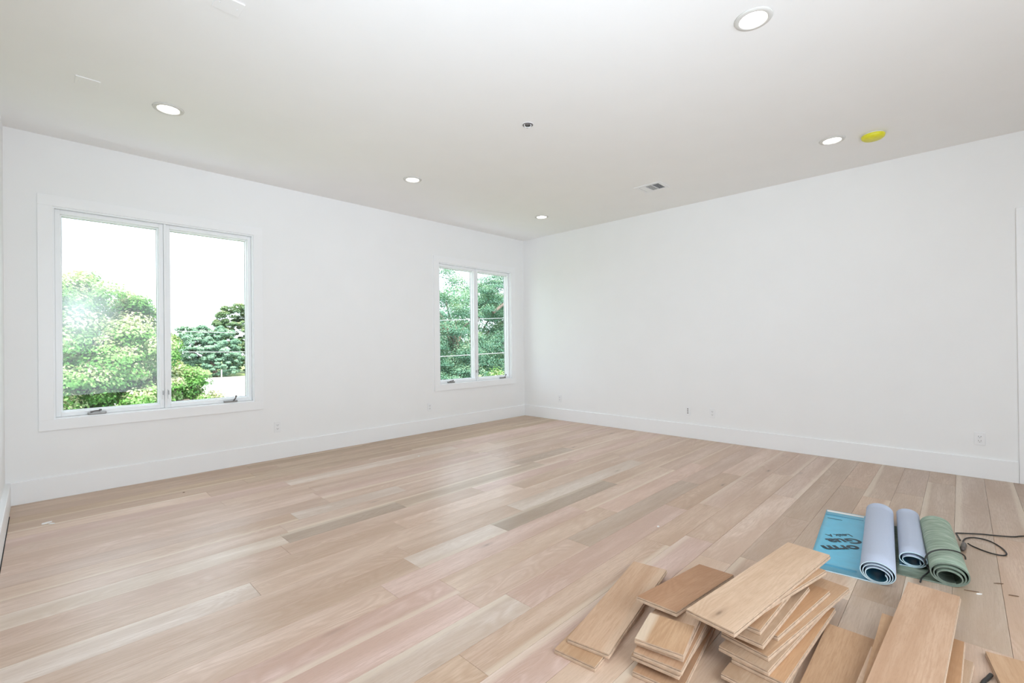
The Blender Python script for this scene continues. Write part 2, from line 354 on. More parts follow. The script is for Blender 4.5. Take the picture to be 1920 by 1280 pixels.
# windows
def window(k, x0, x1, painted_haze):
    w = tag(empty('window_%d' % k, (0, 0, 0)), kind='structure')
    c = 0.09; y0 = -0.018
    # flat picture-frame casing, four boards
    for a, b_ in (((x0 - c, y0, Z1), (x1 + c, 0, Z1 + c)), ((x0 - c, y0, Z0 - c), (x1 + c, 0, Z0)), ((x0 - c, y0, Z0), (x0, 0, Z1)), ((x1, y0, Z0), (x1 + c, 0, Z1))):
        MB().box(a, b_, ch=0.0016).build('casing_board', M_trim, w)
    # jamb lining
    m = MB(); j = 0.012; ya, yb = -0.004, 0.15
    m.box((x0, ya, Z0), (x0 + j, yb, Z1)); m.box((x1 - j, ya, Z0), (x1, yb, Z1)); m.box((x0 + j, ya, Z0), (x1 - j, yb, Z0 + j)); m.box((x0 + j, ya, Z1 - j), (x1 - j, yb, Z1)); m.build('jamb', M_vinyl, w)
    xm = (x0 + x1) / 2; mw = 0.009
    MB().box((xm - mw, 0.020, Z0 + j), (xm + mw, yb, Z1 - j), ch=0.002).build('mullion', M_vinyl, w)
    for s, (a, b_) in enumerate(((x0 + j, xm - mw), (xm + mw, x1 - j))):
        st = 0.034 if s == 0 else 0.030; rl = 0.036
        m = MB(); za, zb = Z0 + j + 0.001, Z1 - j - 0.001; a += 0.001; b_ -= 0.001
        for (p, q) in (((a, 0.034, za), (a + st, 0.135, zb)), ((b_ - st, 0.034, za), (b_, 0.135, zb)), ((a + st, 0.034, za), (b_ - st, 0.135, za + rl)), ((a + st, 0.034, zb - rl), (b_ - st, 0.135, zb))):
            m.box(p, q, ch=0.0025)
        # glazing bead, stepped
        bd = 0.010
        for (p, q) in (((a + st, 0.07, za + rl), (a + st + bd, 0.12, zb - rl)), ((b_ - st - bd, 0.07, za + rl), (b_ - st, 0.12, zb - rl)),
                       ((a + st + bd, 0.07, za + rl), (b_ - st - bd, 0.12, za + rl + bd)), ((a + st + bd, 0.07, zb - rl - bd), (b_ - st - bd, 0.12, zb - rl))):
            m.box(p, q)
        sash = m.build('sash', M_vinyl, w)
        MB().box((a + st + bd - 0.003, 0.098, za + rl + bd - 0.003), (b_ - st - bd + 0.003, 0.104, zb - rl - bd + 0.003)).build('glass_pane', M_glass_haze if (painted_haze and s == 0) else M_glass, sash)
        sp = MB(); ga, gb, gc, gd = a + st + bd, b_ - st - bd, za + rl + bd, zb - rl - bd; w3 = 0.003
        sp.box((ga, 0.105, gc), (ga + w3, 0.116, gd)).box((gb - w3, 0.105, gc), (gb, 0.116, gd)).box((ga + w3, 0.105, gc), (gb - w3, 0.116, gc + w3)).box((ga + w3, 0.105, gd - w3), (gb - w3, 0.116, gd))
        sp.build('glazing_spacer', M_nickel, sash)
        # crank operator: housing, folding arm and knob
        hx = (a + 0.26) if s == 0 else (b_ - 0.21)
        if k == 2: hx = (a + 0.215) if s == 0 else (b_ - 0.19)
        z = Z0 + j + 0.001
        g = MB(); g.box((hx - 0.062, -0.006, z), (hx + 0.062, 0.030, z + 0.021), ch=0.005)
        cr = g.build('crank_handle', M_nickel, w)
        if s == 0: pts = [(hx - 0.045, -0.008, z + 0.024), (hx - 0.01, -0.012, z + 0.031), (hx + 0.02, -0.012, z + 0.029)]
        else: pts = [(hx + 0.02, -0.010, z + 0.014), (hx + 0.034, -0.018, z + 0.036), (hx + 0.043, -0.022, z + 0.056)]
        MB().tube(spline(pts, 5), 0.0062, 8).lathe([(0.001, 0), (0.010, 0.002), (0.010, 0.014), (0.001, 0.016)], 12, pts[-1]).build('crank_arm', M_slot, cr)
        # sash lock at the meeting side
        lx = (b_ - 0.012) if s == 0 else (a + 0.012)
        MB().box((lx - 0.005, 0.024, Z0 + 0.10), (lx + 0.005, 0.035, Z0 + 0.19), ch=0.002).box((lx - 0.003, 0.012, Z0 + 0.14), (lx + 0.003, 0.026, Z0 + 0.18), mi=1).build('sash_lock', [M_vinyl, M_nickel], sash)
    return w
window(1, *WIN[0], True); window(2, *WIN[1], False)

# ------------------------------------------------------------ ceiling fixtures
def downlight(x, y, label):
    t = empty('recessed_light', (x, y, H)); tag(t, label, 'ceiling light', 'recessed ceiling lights')
    MB().lathe([(0.068, -0.0005), (0.069, -0.007), (0.074, -0.010), (0.094, -0.006), (0.098, -0.0005)], 40).build('trim_ring', M_ring, t)
    MB().lathe([(0.001, -0.002), (0.0678, -0.002), (0.0678, -0.0008)], 40).build('lens', M_lamp, t)
downlight(-5.25, -1.245, 'lit round recessed light above the large left window')
downlight(-3.10, -1.245, 'lit round recessed light between the two windows, in the row along the window wall')
downlight(-0.95, -1.245, 'small lit recessed light farthest away, near the far room corner')
downlight(-3.16, -4.68, 'largest lit round recessed light near the top edge of the ceiling')
downlight(-0.97, -4.68, 'lit recessed light right beside the yellow capped smoke detector')
t = empty('smoke_detector', (-0.855, -4.958, H)); tag(t, 'round smoke detector under a yellow dust cap on the ceiling near the right wall', 'smoke detector')
MB().lathe([(0.072, 0), (0.076, -0.004), (0.076, -0.012), (0.070, -0.014)], 36).build('base', M_plastic, t)
MB().lathe([(0.083, -0.010), (0.085, -0.014), (0.080, -0.034), (0.066, -0.044), (0.001, -0.046)], 36).build('dust_cap', M_yellow, t)
t = empty('junction_box', (-3.134, -2.965, H)); tag(t, 'open round electrical box with loose wires in the middle of the ceiling', 'junction box')
MB().lathe([(0.050, -0.0005), (0.050, -0.0025), (0.044, -0.003), (0.042, -0.0012)], 28).build('rim', M_plastic, t)
MB().lathe([(0.001, -0.0022), (0.043, -0.0022), (0.043, -0.0006)], 28).build('box_opening', M_slot, t)
for nm, mm, pts in (('white_wire', M_plastic, [(-0.03, 0.01, -0.003), (-0.015, 0.02, -0.012), (0.0, 0.0, -0.022), (0.018, -0.018, -0.012), (0.0, -0.03, -0.008)]),
                    ('black_wire', M_black, [(0.03, 0.012, -0.003), (0.022, -0.006, -0.010), (0.008, 0.016, -0.017), (-0.014, 0.006, -0.012)]),
                    ('copper_wire', M_ply, [(0.0, 0.03, -0.003), (0.012, 0.018, -0.012), (0.02, 0.0, -0.012)])):
    MB().tube(spline(pts, 6), 0.0035, 6).build(nm, mm, t)
t = empty('ceiling_vent', (-0.972, -2.944, H)); tag(t, 'small rectangular supply vent with three louvre banks near the right wall', 'air vent')
fw, fh = 0.275, 0.315
m = MB(); a, b_ = 0.092, 0.118
for p, q in (((-fw / 2, -fh / 2), (-a, fh / 2)), ((a, -fh / 2), (fw / 2, fh / 2)), ((-a, -fh / 2), (a, -b_)), ((-a, b_), (a, fh / 2))): m.box((*p, -0.006), (*q, 0), ch=0.002)
m.build('frame', M_plastic, t)
MB().box((-a, -b_, -0.0022), (a, b_, -0.0006)).build('duct_backing', simple('duct_grey', (0.12, 0.12, 0.13), 0.8), t)
for k in range(1, 3): y = -b_ + 2 * b_ * k / 3; MB().box((-a, y - 0.004, -0.008), (a, y + 0.004, -0.001)).build('divider', M_plastic, t)
for bank in range(3):
    y0 = -b_ + 2 * b_ * bank / 3 + 0.006; y1 = -b_ + 2 * b_ * (bank + 1) / 3 - 0.006
    for k in range(9):
        x = -a + 2 * a * (k + 0.5) / 9
        tilt = (1.0, 0.5, -0.35)[bank]; w2 = 0.0085; sv = w2 * math.cos(tilt); zv = abs(w2 * math.sin(tilt)); sg = 1 if tilt > 0 else -1
        MB().add([(x - sv, y0, -0.005 + sg * -zv * .35), (x + sv, y0, -0.005 + sg * zv * .35), (x + sv, y1, -0.005 + sg * zv * .35), (x - sv, y1, -0.005 + sg * -zv * .35),
                  (x - sv, y0, -0.0062 + sg * -zv * .35), (x + sv, y0, -0.0062 + sg * zv * .35), (x + sv, y1, -0.0062 + sg * zv * .35), (x - sv, y1, -0.0062 + sg * -zv * .35)],
                 [(0, 1, 2, 3), (7, 6, 5, 4), (0, 4, 5, 1), (1, 5, 6, 2), (2, 6, 7, 3), (3, 7, 4, 0)]).build('slat', M_plastic, t)
for (x, y, lb) in ((-5.70, -1.30, 'blank white square ceiling plate near the left end of the window wall'), (-5.235, -2.76, 'blank white square ceiling plate cut off by the top edge of the picture')):
    t = tag(empty('ceiling_plate', (x, y, H)), lb, 'cover plate')
    MB().box((-0.062, -0.062, -0.006), (0.062, 0.062, 0), ch=0.002).build('cover', M_ceil, t)
    for sx in (-0.04, 0.04): MB().lathe([(0.001, -0.0075), (0.004, -0.007), (0.004, -0.006)], 10, (sx, 0, 0)).build('screw', M_plastic, t)

# ------------------------------------------------------------ wall outlets
def outlet(loc, rz, label, kind='duplex'):
    t = empty('wall_outlet', loc, rz); tag(t, label, 'outlet', 'wall outlets above the baseboards')
    MB().box((-0.036, -0.006, -0.058), (0.036, 0, 0.058), ch=0.003).build('cover_plate', M_plastic, t)
    if kind == 'duplex':
        for dz in (-0.02, 0.02):
            s = MB().box((-0.017, -0.0085, dz - 0.0145), (0.017, -0.005, dz + 0.0145), ch=0.002).build('socket', M_plastic, t)
            MB().box((-0.009, -0.0092, dz - 0.002), (-0.006, -0.008, dz + 0.008)).box((0.006, -0.0092, dz - 0.002), (0.009, -0.008, dz + 0.008)).box((-0.003, -0.0092, dz - 0.010), (0.003, -0.008, dz - 0.006)).build('slots', M_slot, s)
    elif kind == 'data':
        for dz in (-0.026, 0.0, 0.026): MB().box((-0.0075, -0.0085, dz - 0.0065), (0.0075, -0.005, dz + 0.0065), ch=0.001).build('jack', M_slot, t)
    else:
        s = MB().box((-0.017, -0.009, -0.034), (0.017, -0.005, 0.034), ch=0.002).build('decorator_insert', M_plastic, t)
        for dz in (-0.019, 0.019): MB().box((-0.009, -0.0098, dz - 0.003), (-0.006, -0.0085, dz + 0.007)).box((0.006, -0.0098, dz - 0.003), (0.009, -0.0085, dz + 0.007)).box((-0.003, -0.0098, dz - 0.011), (0.003, -0.0085, dz - 0.007)).build('slots', M_slot, s)
outlet((-4.08, 0, 0.356), 0, 'white outlet under the right edge of the large left window')
outlet((-2.018, 0, 0.356), 0, 'white outlet just left of the small window, above the baseboard')
outlet((0, -0.785, 0.35), -R(90), 'faint white outlet on the right wall nearest the far room corner')
outlet((0, -2.914, 0.35), -R(90), 'white jack plate with three dark ports, left one of the pair on the right wall', 'data')
outlet((0, -3.230, 0.35), -R(90), 'white outlet right beside the jack plate with three dark ports')
outlet((0, -5.601, 0.354), -R(90), 'largest white outlet, by the door casing at the right end of the right wall', 'decora')

# ------------------------------------------------------------ loose oak boards
TH = 0.019
def loose(fr, yaw, L_, label, col, pitch=0.0, Wd=0.18, ext=0.0, sap=0.0, group=None):
    """fr = front right corner of the top face; the board runs away along yaw, its width to the left"""
    y = R(yaw); p = R(pitch)
    m = MB(); e = 0.0032
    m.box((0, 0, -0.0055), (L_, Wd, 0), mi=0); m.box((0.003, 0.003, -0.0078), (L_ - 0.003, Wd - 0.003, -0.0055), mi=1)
    me = m.mesh('loose_board')
    for q in me.polygons:
        if q.material_index == 0 and q.normal.z < 0.5: q.material_index = 2
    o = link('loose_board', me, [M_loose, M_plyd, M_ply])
    d = Vector((math.cos(y) * math.cos(p), math.sin(y) * math.cos(p), math.sin(p)))
    o.location = Vector(fr); o.rotation_euler = (0, -p, y)
    if sap < 0:      # pale streak along the far-left edge: turn the board end for end
        o.location = Vector(fr) + d * L_ + Vector((-math.sin(y), math.cos(y), 0)) * Wd; o.rotation_euler = (0, 0, y + math.pi)
    o.color = (*col, abs(sap))
    tag(o, label, 'floor board', group)
    c = MB(); c.box((-e, -e, -TH + 0.0002), (L_ + 0.001, Wd + 0.001, -0.0078), ch=0.0018)
    c.build('plywood_core', M_ply, o)
    return o
tan = (0.56, 0.365, 0.225); lt = (0.70, 0.51, 0.365); org = (0.54, 0.32, 0.175); pk = (0.62, 0.42, 0.285); gr = (0.50, 0.36, 0.25)
G1, G2, G3, G4 = 'two boards at the left of the pile', 'stack of short boards left of the fan', 'fanned stack of boards in the middle', 'overlapping boards at the right of the pile'
loose((-4.380, -4.482, 2 * TH), 10.0, 0.802, 'long tan oak board on top at the far left of the pile', pk, group=G1, sap=0.3)
loose((-4.455, -4.468, TH), 7.0, 0.50, 'lower tan board peeking out under the far left board', tan, group=G1)
loose((-4.085, -4.625, 0.135), 1.2, 0.725, 'short knotty reddish board leaning over the left stack', (0.52, 0.30, 0.175), pitch=-9.0)
loose((-4.291, -4.745, 6 * TH), 11.4, 0.20, 'top board of the left stack with a pale streak along its left edge', (0.58, 0.37, 0.22), sap=-0.9, group=G2)
loose((-4.277, -4.736, 5 * TH), 9.6, 0.31, 'second board from the top of the left stack', lt, group=G2)
loose((-4.322, -4.751, 4 * TH), 7.6, 0.45, 'third board down in the left stack with a pale tongue end', (0.56, 0.36, 0.23), group=G2)
loose((-4.324, -4.741, 3 * TH), 6.2, 0.50, 'fourth board down in the left stack, set slightly askew', tan, group=G2)
loose((-4.170, -4.714, 2 * TH), 3.9, 0.50, 'board pushed farther back, last but one of the left stack', gr, group=G2)
loose((-4.350, -4.762, TH), 7.4, 0.55, 'bottom brown board of the left stack lying on the floor', (0.50, 0.31, 0.19), group=G2)
loose((-4.154, -4.877, 10 * TH), -7.7, 0.977, 'large pale oak board lying on top of the fanned stack', lt, Wd=0.192, group=G3)
loose((-4.05, -4.862, 9 * TH), -12.3, 0.729, 'board just under the pale top board, its far right corner sticking out', tan, group=G3)
loose((-4.009, -4.923, 8 * TH), -2.1, 0.40, 'short board third from the top of the fanned stack', tan, group=G3)
loose((-4.059, -4.946, 7 * TH), -3.1, 0.58, 'board of the fanned stack with a pale bare tongue along its right edge', gr, group=G3)
loose((-3.936, -4.965, 6 * TH), -8.6, 0.529, 'orange toned board in the middle of the fanned stack', org, group=G3)
loose((-4.058, -4.964, 5 * TH), -9.8, 0.789, 'long board of the fanned stack reaching farthest right', tan, group=G3)
loose((-4.111, -4.978, 4 * TH), -6.4, 0.634, 'fourth board from the bottom of the fanned stack, with a grooved pale front', gr, group=G3)
loose((-4.110, -5.029, 3 * TH), -3.5, 0.666, 'broad orange board low in the fanned stack', org, group=G3)
loose((-4.190, -5.020, 2 * TH), -2.5, 0.640, 'last board but one of the fanned stack with a rounded pale tongue', gr, group=G3)
loose((-4.060, -5.030, TH), 1.0, 0.500, 'bottom board of the fanned stack, in its shadow', gr, group=G3)
loose((-4.313, -5.236, TH), 0.0, 0.79, 'board with swirling grain flat on the floor right of the fanned stack', (0.53, 0.335, 0.20), group=G4)
loose((-4.254, -5.412, 4 * TH), 0.1, 0.865, 'second board from the top of the right pile, pale left edge showing', tan, group=G4)
loose((-4.247, -5.378, 3 * TH), -2.4, 0.582, 'board under the two top ones of the right pile, only its left corner showing', lt, group=G4)
loose((-4.099, -5.417, 5 * TH), -3.0, 1.070, 'top board of the right pile, smooth and pinkish with a small knot', (0.58, 0.385, 0.26), group=G4)
loose((-4.053, -5.461, 2 * TH), -1.9, 0.720, 'orange board under the right pile, its right edge showing', org, group=G4)
loose((-3.997, -5.464, TH), -4.6, 0.563, 'lowest board of the right pile, a pale edge on the floor', gr, group=G4)
loose((-3.889, -5.816, TH), 8.8, 0.610, 'tan board at the bottom right corner with a dark cable under it', tan)

# ------------------------------------------------------------ underlay rolls
def spiral_profile(a, b, turns, thick, flat, shrink, seed=0, fold=0.0):
    """centre line (v, z): starts flat at v = -flat, runs to v = 0 and winds up to the right, over and inwards"""
    pts = []
    n0 = max(4, int(flat / 0.03))
    for i in range(n0): pts.append((-flat + flat * i / n0, thick / 2 + 0.0006))
    n = int(36 * turns); rg = random.Random(seed)
    for i in range(n + 1):
        th = 2 * math.pi * turns * i / n; k = th / (2 * math.pi)
        aa = a - shrink * k; bb = b - shrink * k
        wob = 1 + fold * math.sin(2 * th + 1.1) * (0.3 + k * 0.3)
        z = b + thick / 2 + 0.0006 - bb * math.cos(th) * wob - shrink * 0.6 * k
        pts.append((aa * math.sin(th) * wob, z if i else thick / 2 + 0.0006))
    return pts
def rolled(name, label, loc, yaw, length, prof, thick, mats, backskew=0.0, part='rolled_sheet'):
    """sweep the sheet profile along local x; slot 0 = inner/printed face, 1 = outer face, 2 = cut edge"""
    t = empty(name, loc, R(yaw)); tag(t, label, 'underlay roll')
    P = [Vector((0, v, z)) for v, z in prof]; off = []
    for i, p in enumerate(P):
        d = (P[min(i + 1, len(P) - 1)] - P[max(i - 1, 0)]).normalized(); off.append(Vector((0, -d.z, d.y)))
    xsn = 9; m = MB(); k = len(P); rg = random.Random(len(name))
    for side in (1, -1):
        vs = []
        for j in range(xsn):
            x = length * j / (xsn - 1); sk = backskew * j / (xsn - 1)
            for i, p in enumerate(P):
                q = p + off[i] * side * thick / 2; wz = 0.0012 * math.sin(j * 1.7 + i * 0.21)
                vs.append((x + 0.006 * math.sin(i * 0.19) * (1 if j in (0, xsn - 1) else 0), -(q.y) + sk, max(q.z + wz * (side > 0), 0.0005 if side < 0 else 0.001)))
        fs = [(j * k + i, j * k + i + 1, (j + 1) * k + i + 1, (j + 1) * k + i) for j in range(xsn - 1) for i in range(k - 1)]
        m.add(vs, fs, 0 if side > 0 else 1, True)
    A, B = 0, xsn * k
    fs = []
    for i in range(k - 1):
        fs.append((A + i, A + i + 1, B + i + 1, B + i)); o_ = (xsn - 1) * k; fs.append((A + o_ + i, A + o_ + i + 1, B + o_ + i + 1, B + o_ + i))
    for j in range(xsn - 1):
        fs.append((A + j * k, A + (j + 1) * k, B + (j + 1) * k, B + j * k)); fs.append((A + j * k + k - 1, A + (j + 1) * k + k - 1, B + (j + 1) * k + k - 1, B + j * k + k - 1))
    for q in fs: m.f.append(list(q)); m.m.append(2); m.sm.append(False)
    me = bpy.data.meshes.new(part); me.from_pydata(m.v, [], m.f); me.polygons.foreach_set('material_index', m.m); me.polygons.foreach_set('use_smooth', m.sm); me.update()
    o = link(part, me, mats, t); return t
# local frame: x from the near end to the far end, +v (profile) = towards the right as the camera sees it (local -y)
p1 = spiral_profile(0.078, 0.060, 3.35, 0.0045, 0.305, 0.0105, fold=0.03)
r1 = rolled('blue_underlay_roll', 'largest lavender underlay roll with its blue printed sheet unrolled to the left', (-2.925, -5.165, 0), 5.2, 1.09, p1, 0.0045, [M_blue, M_lav, M_paleb])
p2 = spiral_profile(0.066, 0.046, 2.3, 0.0045, 0.055, 0.013, fold=0.08)
rolled('blue_underlay_roll', 'narrower lavender underlay roll between the printed sheet roll and the green roll', (-2.600, -5.285, 0.009), 5.2, 0.83, p2, 0.0045, [M_blue, M_lav, M_paleb])
p3 = spiral_profile(0.080, 0.062, 3.1, 0.006, 0.205, 0.0125, fold=0.03)
rolled('green_underlay_roll', 'streaked green underlay roll at the right with a thin cord round it', (-2.705, -5.432, 0), 5.6, 0.80, p3, 0.006, [M_green, M_green, M_greene])
# overlap stripes and printing on the flat blue sheet
def stripe(x0, x1, y0, y1, mt, n='overlap_stripe', z=0.0056):
    return MB().box((x0, y0, z), (x1, y1, z + 0.0007)).build(n, mt, r1)
stripe(0.070, 0.092, 0.086, 0.300, M_blued); stripe(0.975, 0.995, 0.084, 0.300, M_blued); stripe(1.050, 1.085, 0.084, 0.300, M_white, 'white_selvedge')
stripe(0.905, 0.911, 0.20, 0.285, M_ink, 'printed_line')
def lettering(txt, x, y, size, sx=1.0, bold=0.0):
    """letters printed on the sheet, reading from the far side (upside down for the camera)"""
    cu = bpy.data.curves.new('print', 'FONT'); cu.body = txt; cu.size = size; cu.offset = bold; cu.extrude = 0.0003; cu.align_x = 'LEFT'; cu.space_character = 1.0
    tmp = bpy.data.objects.new('print', cu); COL.objects.link(tmp); bpy.context.view_layer.update()
    me = bpy.data.meshes.new_from_object(tmp.evaluated_get(bpy.context.evaluated_depsgraph_get())); bpy.data.objects.remove(tmp)
    me.name = 'printed_lettering'
    for v in me.vertices: v.co.x *= sx
    return link('printed_lettering', me, M_ink, r1, loc=(x, y, 0.0066), rot=(0, 0, R(128)))
lettering('orm', 0.474, 0.108, 0.102, 1.22, 0.0036)
lettering('Gua', 0.598, 0.108, 0.102, 1.16, 0.0036)
lettering('Leak A', 0.655, 0.148, 0.056, 0.98, 0.0010)

# thin cord round the green roll, and the black cord with a plug on the floor
def ring_point(th, x, a=0.0855, b=0.0665):
    y5 = R(5.6); u = Vector((math.cos(y5), math.sin(y5), 0)); v = Vector((math.sin(y5), -math.cos(y5), 0))
    return Vector((-2.705, -5.432, 0)) + u * x + v * (a * math.sin(th)) + Vector((0, 0, b + 0.0035 - b * math.cos(th)))
pts = [Vector((-2.775, -5.325, 0.011)), Vector((-2.70, -5.330, 0.011)), ring_point(-math.pi * 0.30, 0.075, 0.0865, 0.0675)]
for th, x in ((0.45, 0.09), (0.6, 0.10), (0.75, 0.112), (0.88, 0.123), (1.0, 0.138), (1.12, 0.16), (1.25, 0.19), (1.38, 0.222), (1.5, 0.25)): pts.append(ring_point(-math.pi * th, x, 0.0865, 0.0675))
cd = MB().tube(spline(pts, 6), 0.0036, 8)
tag(cd.build('tie_cord', M_black), 'thin black cord slung over the front of the green roll', 'cord')
z = 0.0045
far = [(-1.80, -5.452, z), (-1.765, -5.50, z), (-1.715, -5.57, z), (-1.692, -5.62, z), (-1.64, -5.71, z), (-1.58, -5.76, z), (-1.45, -5.90, z), (-1.2, -6.1, z)]
loop = [(-2.02, -5.490, 0.012), (-1.94, -5.485, z), (-1.865, -5.50, z), (-1.816, -5.543, z), (-1.826, -5.602, z), (-1.907, -5.648, z), (-1.996, -5.666, z), (-2.047, -5.650, z), (-2.051, -5.597, z), (-2.0, -5.53, z), (-1.985, -5.505, z + 0.008)]
t = empty('power_cord', (-1.95, -5.55, 0)); tag(t, 'thin dark power cord looped on the floor right of the green roll', 'cord')
def rel(ps): return [(p[0] + 1.95, p[1] + 5.55, p[2]) for p in ps]
MB().tube(spline(rel(far), 8), 0.0038, 8).build('cord_run', M_black, t)
MB().tube(spline(rel([(-1.80, -5.452, z), (-1.86, -5.462, z), (-1.93, -5.472, z)]), 6), 0.0038, 8).build('cord_run', M_black, t)
MB().tube(spline(rel(loop), 8), 0.0038, 8).build('cord_loop', M_black, t)
MB().tube(rel([(-2.13, -5.482, 0.014), (-2.10, -5.484, 0.014), (-2.045, -5.488, 0.015), (-2.01, -5.490, 0.013), (-1.985, -5.492, 0.010)]), [0.009, 0.0135, 0.0135, 0.010, 0.005], 12).build('connector', simple('dark_brown_plastic', (0.10, 0.08, 0.07), 0.35), t)
tag(MB().tube(spline([(-3.78, -5.53, 0.008), (-3.66, -5.522, 0.0085), (-3.55, -5.531, 0.008), (-3.50, -5.545, 0.0075), (-3.462, -5.556, 0.0075)], 6), 0.0068, 10).build('black_cable', M_black),
    'short thick black cable end beside the tan board at the bottom right corner', 'cable')

# small scraps on the floor
def scrap(x, y, l, w, rz, mt, lb, h=0.003, n='wood_splinter', cat='debris'):
    rg = random.Random(int(x * 1000)); m = MB(); k = 7; tp, bt = [], []
    for i in range(k):
        a = 2 * math.pi * i / k; q = 0.75 + 0.4 * rg.random(); tp.append((l / 2 * math.cos(a) * q, w / 2 * math.sin(a) * q, h * (0.6 + 0.5 * rg.random()))); bt.append((tp[-1][0] * 1.05, tp[-1][1] * 1.05, 0))
    m.add(bt + tp, [tuple(range(k))[::-1], tuple(range(k, 2 * k))] + [(i, (i + 1) % k, k + (i + 1) % k, k + i) for i in range(k)])
    return tag(m.build(n, mt, loc=(x, y, 0.0004), rot=(0, 0, rz)), lb, cat)
M_chip = simple('dark_wood_chip', (0.17, 0.10, 0.06), 0.8)
scrap(-5.904, -0.748, 0.055, 0.022, 0.5, M_white, 'white paper scrap on the floor near the left baseboard', 0.010, 'paper_scrap')
scrap(-5.880, -0.785, 0.035, 0.016, -0.6, M_white, 'small white flake touching the paper scrap near the left baseboard', 0.006, 'paper_scrap')
scrap(-2.497, -5.615, 0.045, 0.006, -0.9, M_chip, 'dark wood splinter on the floor right of the green roll')
scrap(-2.611, -5.661, 0.040, 0.006, -1.2, M_chip, 'dark wood splinter close to the right picture edge')
scrap(-2.703, -5.540, 0.03, 0.010, -0.8, M_white, 'pale wood chip in front of the green roll')
scrap(-2.690, -5.515, 0.06, 0.005, -1.2, M_chip, 'thin dark sliver at the front foot of the green roll')
scrap(-2.954, -1.092, 0.03, 0.015, 0.3, M_white, 'tiny white crumb on the floor before the small window', 0.004, 'plaster_crumb')
scrap(-2.991, -3.993, 0.022, 0.016, 0.3, M_white, 'tiny white crumb in the middle of the floor behind the pile', 0.004, 'plaster_crumb')
scrap(-3.301, -5.570, 0.05, 0.005, -1.0, M_chip, 'dark splinter beside the top board of the right pile')
scrap(-5.066, -0.646, 0.02, 0.010, 0.2, M_chip, 'dark crumb on the floor in front of the large window', 0.003, 'wood_crumb')

# ------------------------------------------------------------ outside: ground, road, trees, wires
GZ = -3.35
tag(MB().box((-80, 3, GZ - 0.3), (130, 210, GZ)).build('lawn', M_grass), 'pale green lawn below and beyond the windows', 'lawn', kind='structure')
tag(MB().box((-60, 30, GZ), (130, 73.0, GZ + 0.03)).build('road', M_conc), 'sunlit pale concrete road behind the near tree', 'road', kind='structure')

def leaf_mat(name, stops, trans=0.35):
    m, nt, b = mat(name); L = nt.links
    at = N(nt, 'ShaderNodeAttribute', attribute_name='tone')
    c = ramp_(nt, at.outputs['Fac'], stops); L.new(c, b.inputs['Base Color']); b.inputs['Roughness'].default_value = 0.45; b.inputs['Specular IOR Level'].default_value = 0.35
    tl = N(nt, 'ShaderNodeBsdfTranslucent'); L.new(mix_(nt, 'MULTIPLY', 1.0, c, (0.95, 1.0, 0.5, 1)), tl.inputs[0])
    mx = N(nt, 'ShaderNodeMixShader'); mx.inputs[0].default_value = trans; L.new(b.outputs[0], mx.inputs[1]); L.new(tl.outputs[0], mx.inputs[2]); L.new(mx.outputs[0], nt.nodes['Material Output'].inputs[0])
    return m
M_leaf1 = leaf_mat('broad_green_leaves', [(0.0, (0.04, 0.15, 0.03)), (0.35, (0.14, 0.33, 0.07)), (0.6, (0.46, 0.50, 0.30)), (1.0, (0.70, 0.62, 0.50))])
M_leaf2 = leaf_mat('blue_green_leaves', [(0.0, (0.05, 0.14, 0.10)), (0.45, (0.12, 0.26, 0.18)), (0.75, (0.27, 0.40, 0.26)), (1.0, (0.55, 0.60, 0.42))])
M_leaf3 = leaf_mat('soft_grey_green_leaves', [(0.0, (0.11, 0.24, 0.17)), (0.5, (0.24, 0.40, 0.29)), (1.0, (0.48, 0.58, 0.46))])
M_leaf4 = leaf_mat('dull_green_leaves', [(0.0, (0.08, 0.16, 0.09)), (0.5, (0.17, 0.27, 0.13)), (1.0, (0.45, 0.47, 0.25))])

def foliage(center, rad, n, size, clumps, seed, lump=0.34, flat=0.0):
    rs = np.random.RandomState(seed); c = np.array(center, float); rad = np.array(rad, float)
    d = rs.normal(size=(clumps, 3)); d /= np.linalg.norm(d, axis=1)[:, None]
    rr = rs.uniform(0.55, 0.97, clumps) ** 0.6
    cc = d * rr[:, None]
    idx = rs.randint(0, clumps, n); q = rs.normal(size=(n, 3)); q /= np.linalg.norm(q, axis=1)[:, None]
    q[:, 2] = np.where(rs.rand(n) < 0.85, np.abs(q[:, 2]), q[:, 2])
    k = lump * (0.6 + 0.8 * rs.rand(clumps))
    pos = cc[idx] + q * (k[idx] * rs.uniform(0.5, 1.05, n))[:, None] * np.array([1, 1, 0.75])
    pos = c + pos * rad
    nrm = q + 0.5 * d[idx] + rs.normal(size=(n, 3)) * 0.45; nrm[:, 2] += 0.35; nrm /= np.linalg.norm(nrm, axis=1)[:, None]
    a = np.cross(nrm, rs.normal(size=(n, 3))); a /= np.linalg.norm(a, axis=1)[:, None]; b = np.cross(nrm, a)
    s = size * rs.uniform(0.6, 1.25, n)[:, None]
    v = np.empty((n, 4, 3)); v[:, 0] = pos - a * s * 0.5; v[:, 1] = pos + b * s * 0.30 + nrm * s * 0.07; v[:, 2] = pos + a * s * 0.5 - nrm * s * 0.10; v[:, 3] = pos - b * s * 0.30 + nrm * s * 0.07
    tone = np.clip(0.38 * rs.rand(clumps)[idx] + 0.55 * np.clip(q[:, 2] + 0.15, 0, 1) * (0.35 + 0.65 * rs.rand(n)) + 0.14 * rs.rand(n) - 0.05, 0, 1)  # random leaf colour, with sunlight on clump tops painted in as paler tone
    return v.reshape(-1, 3), tone
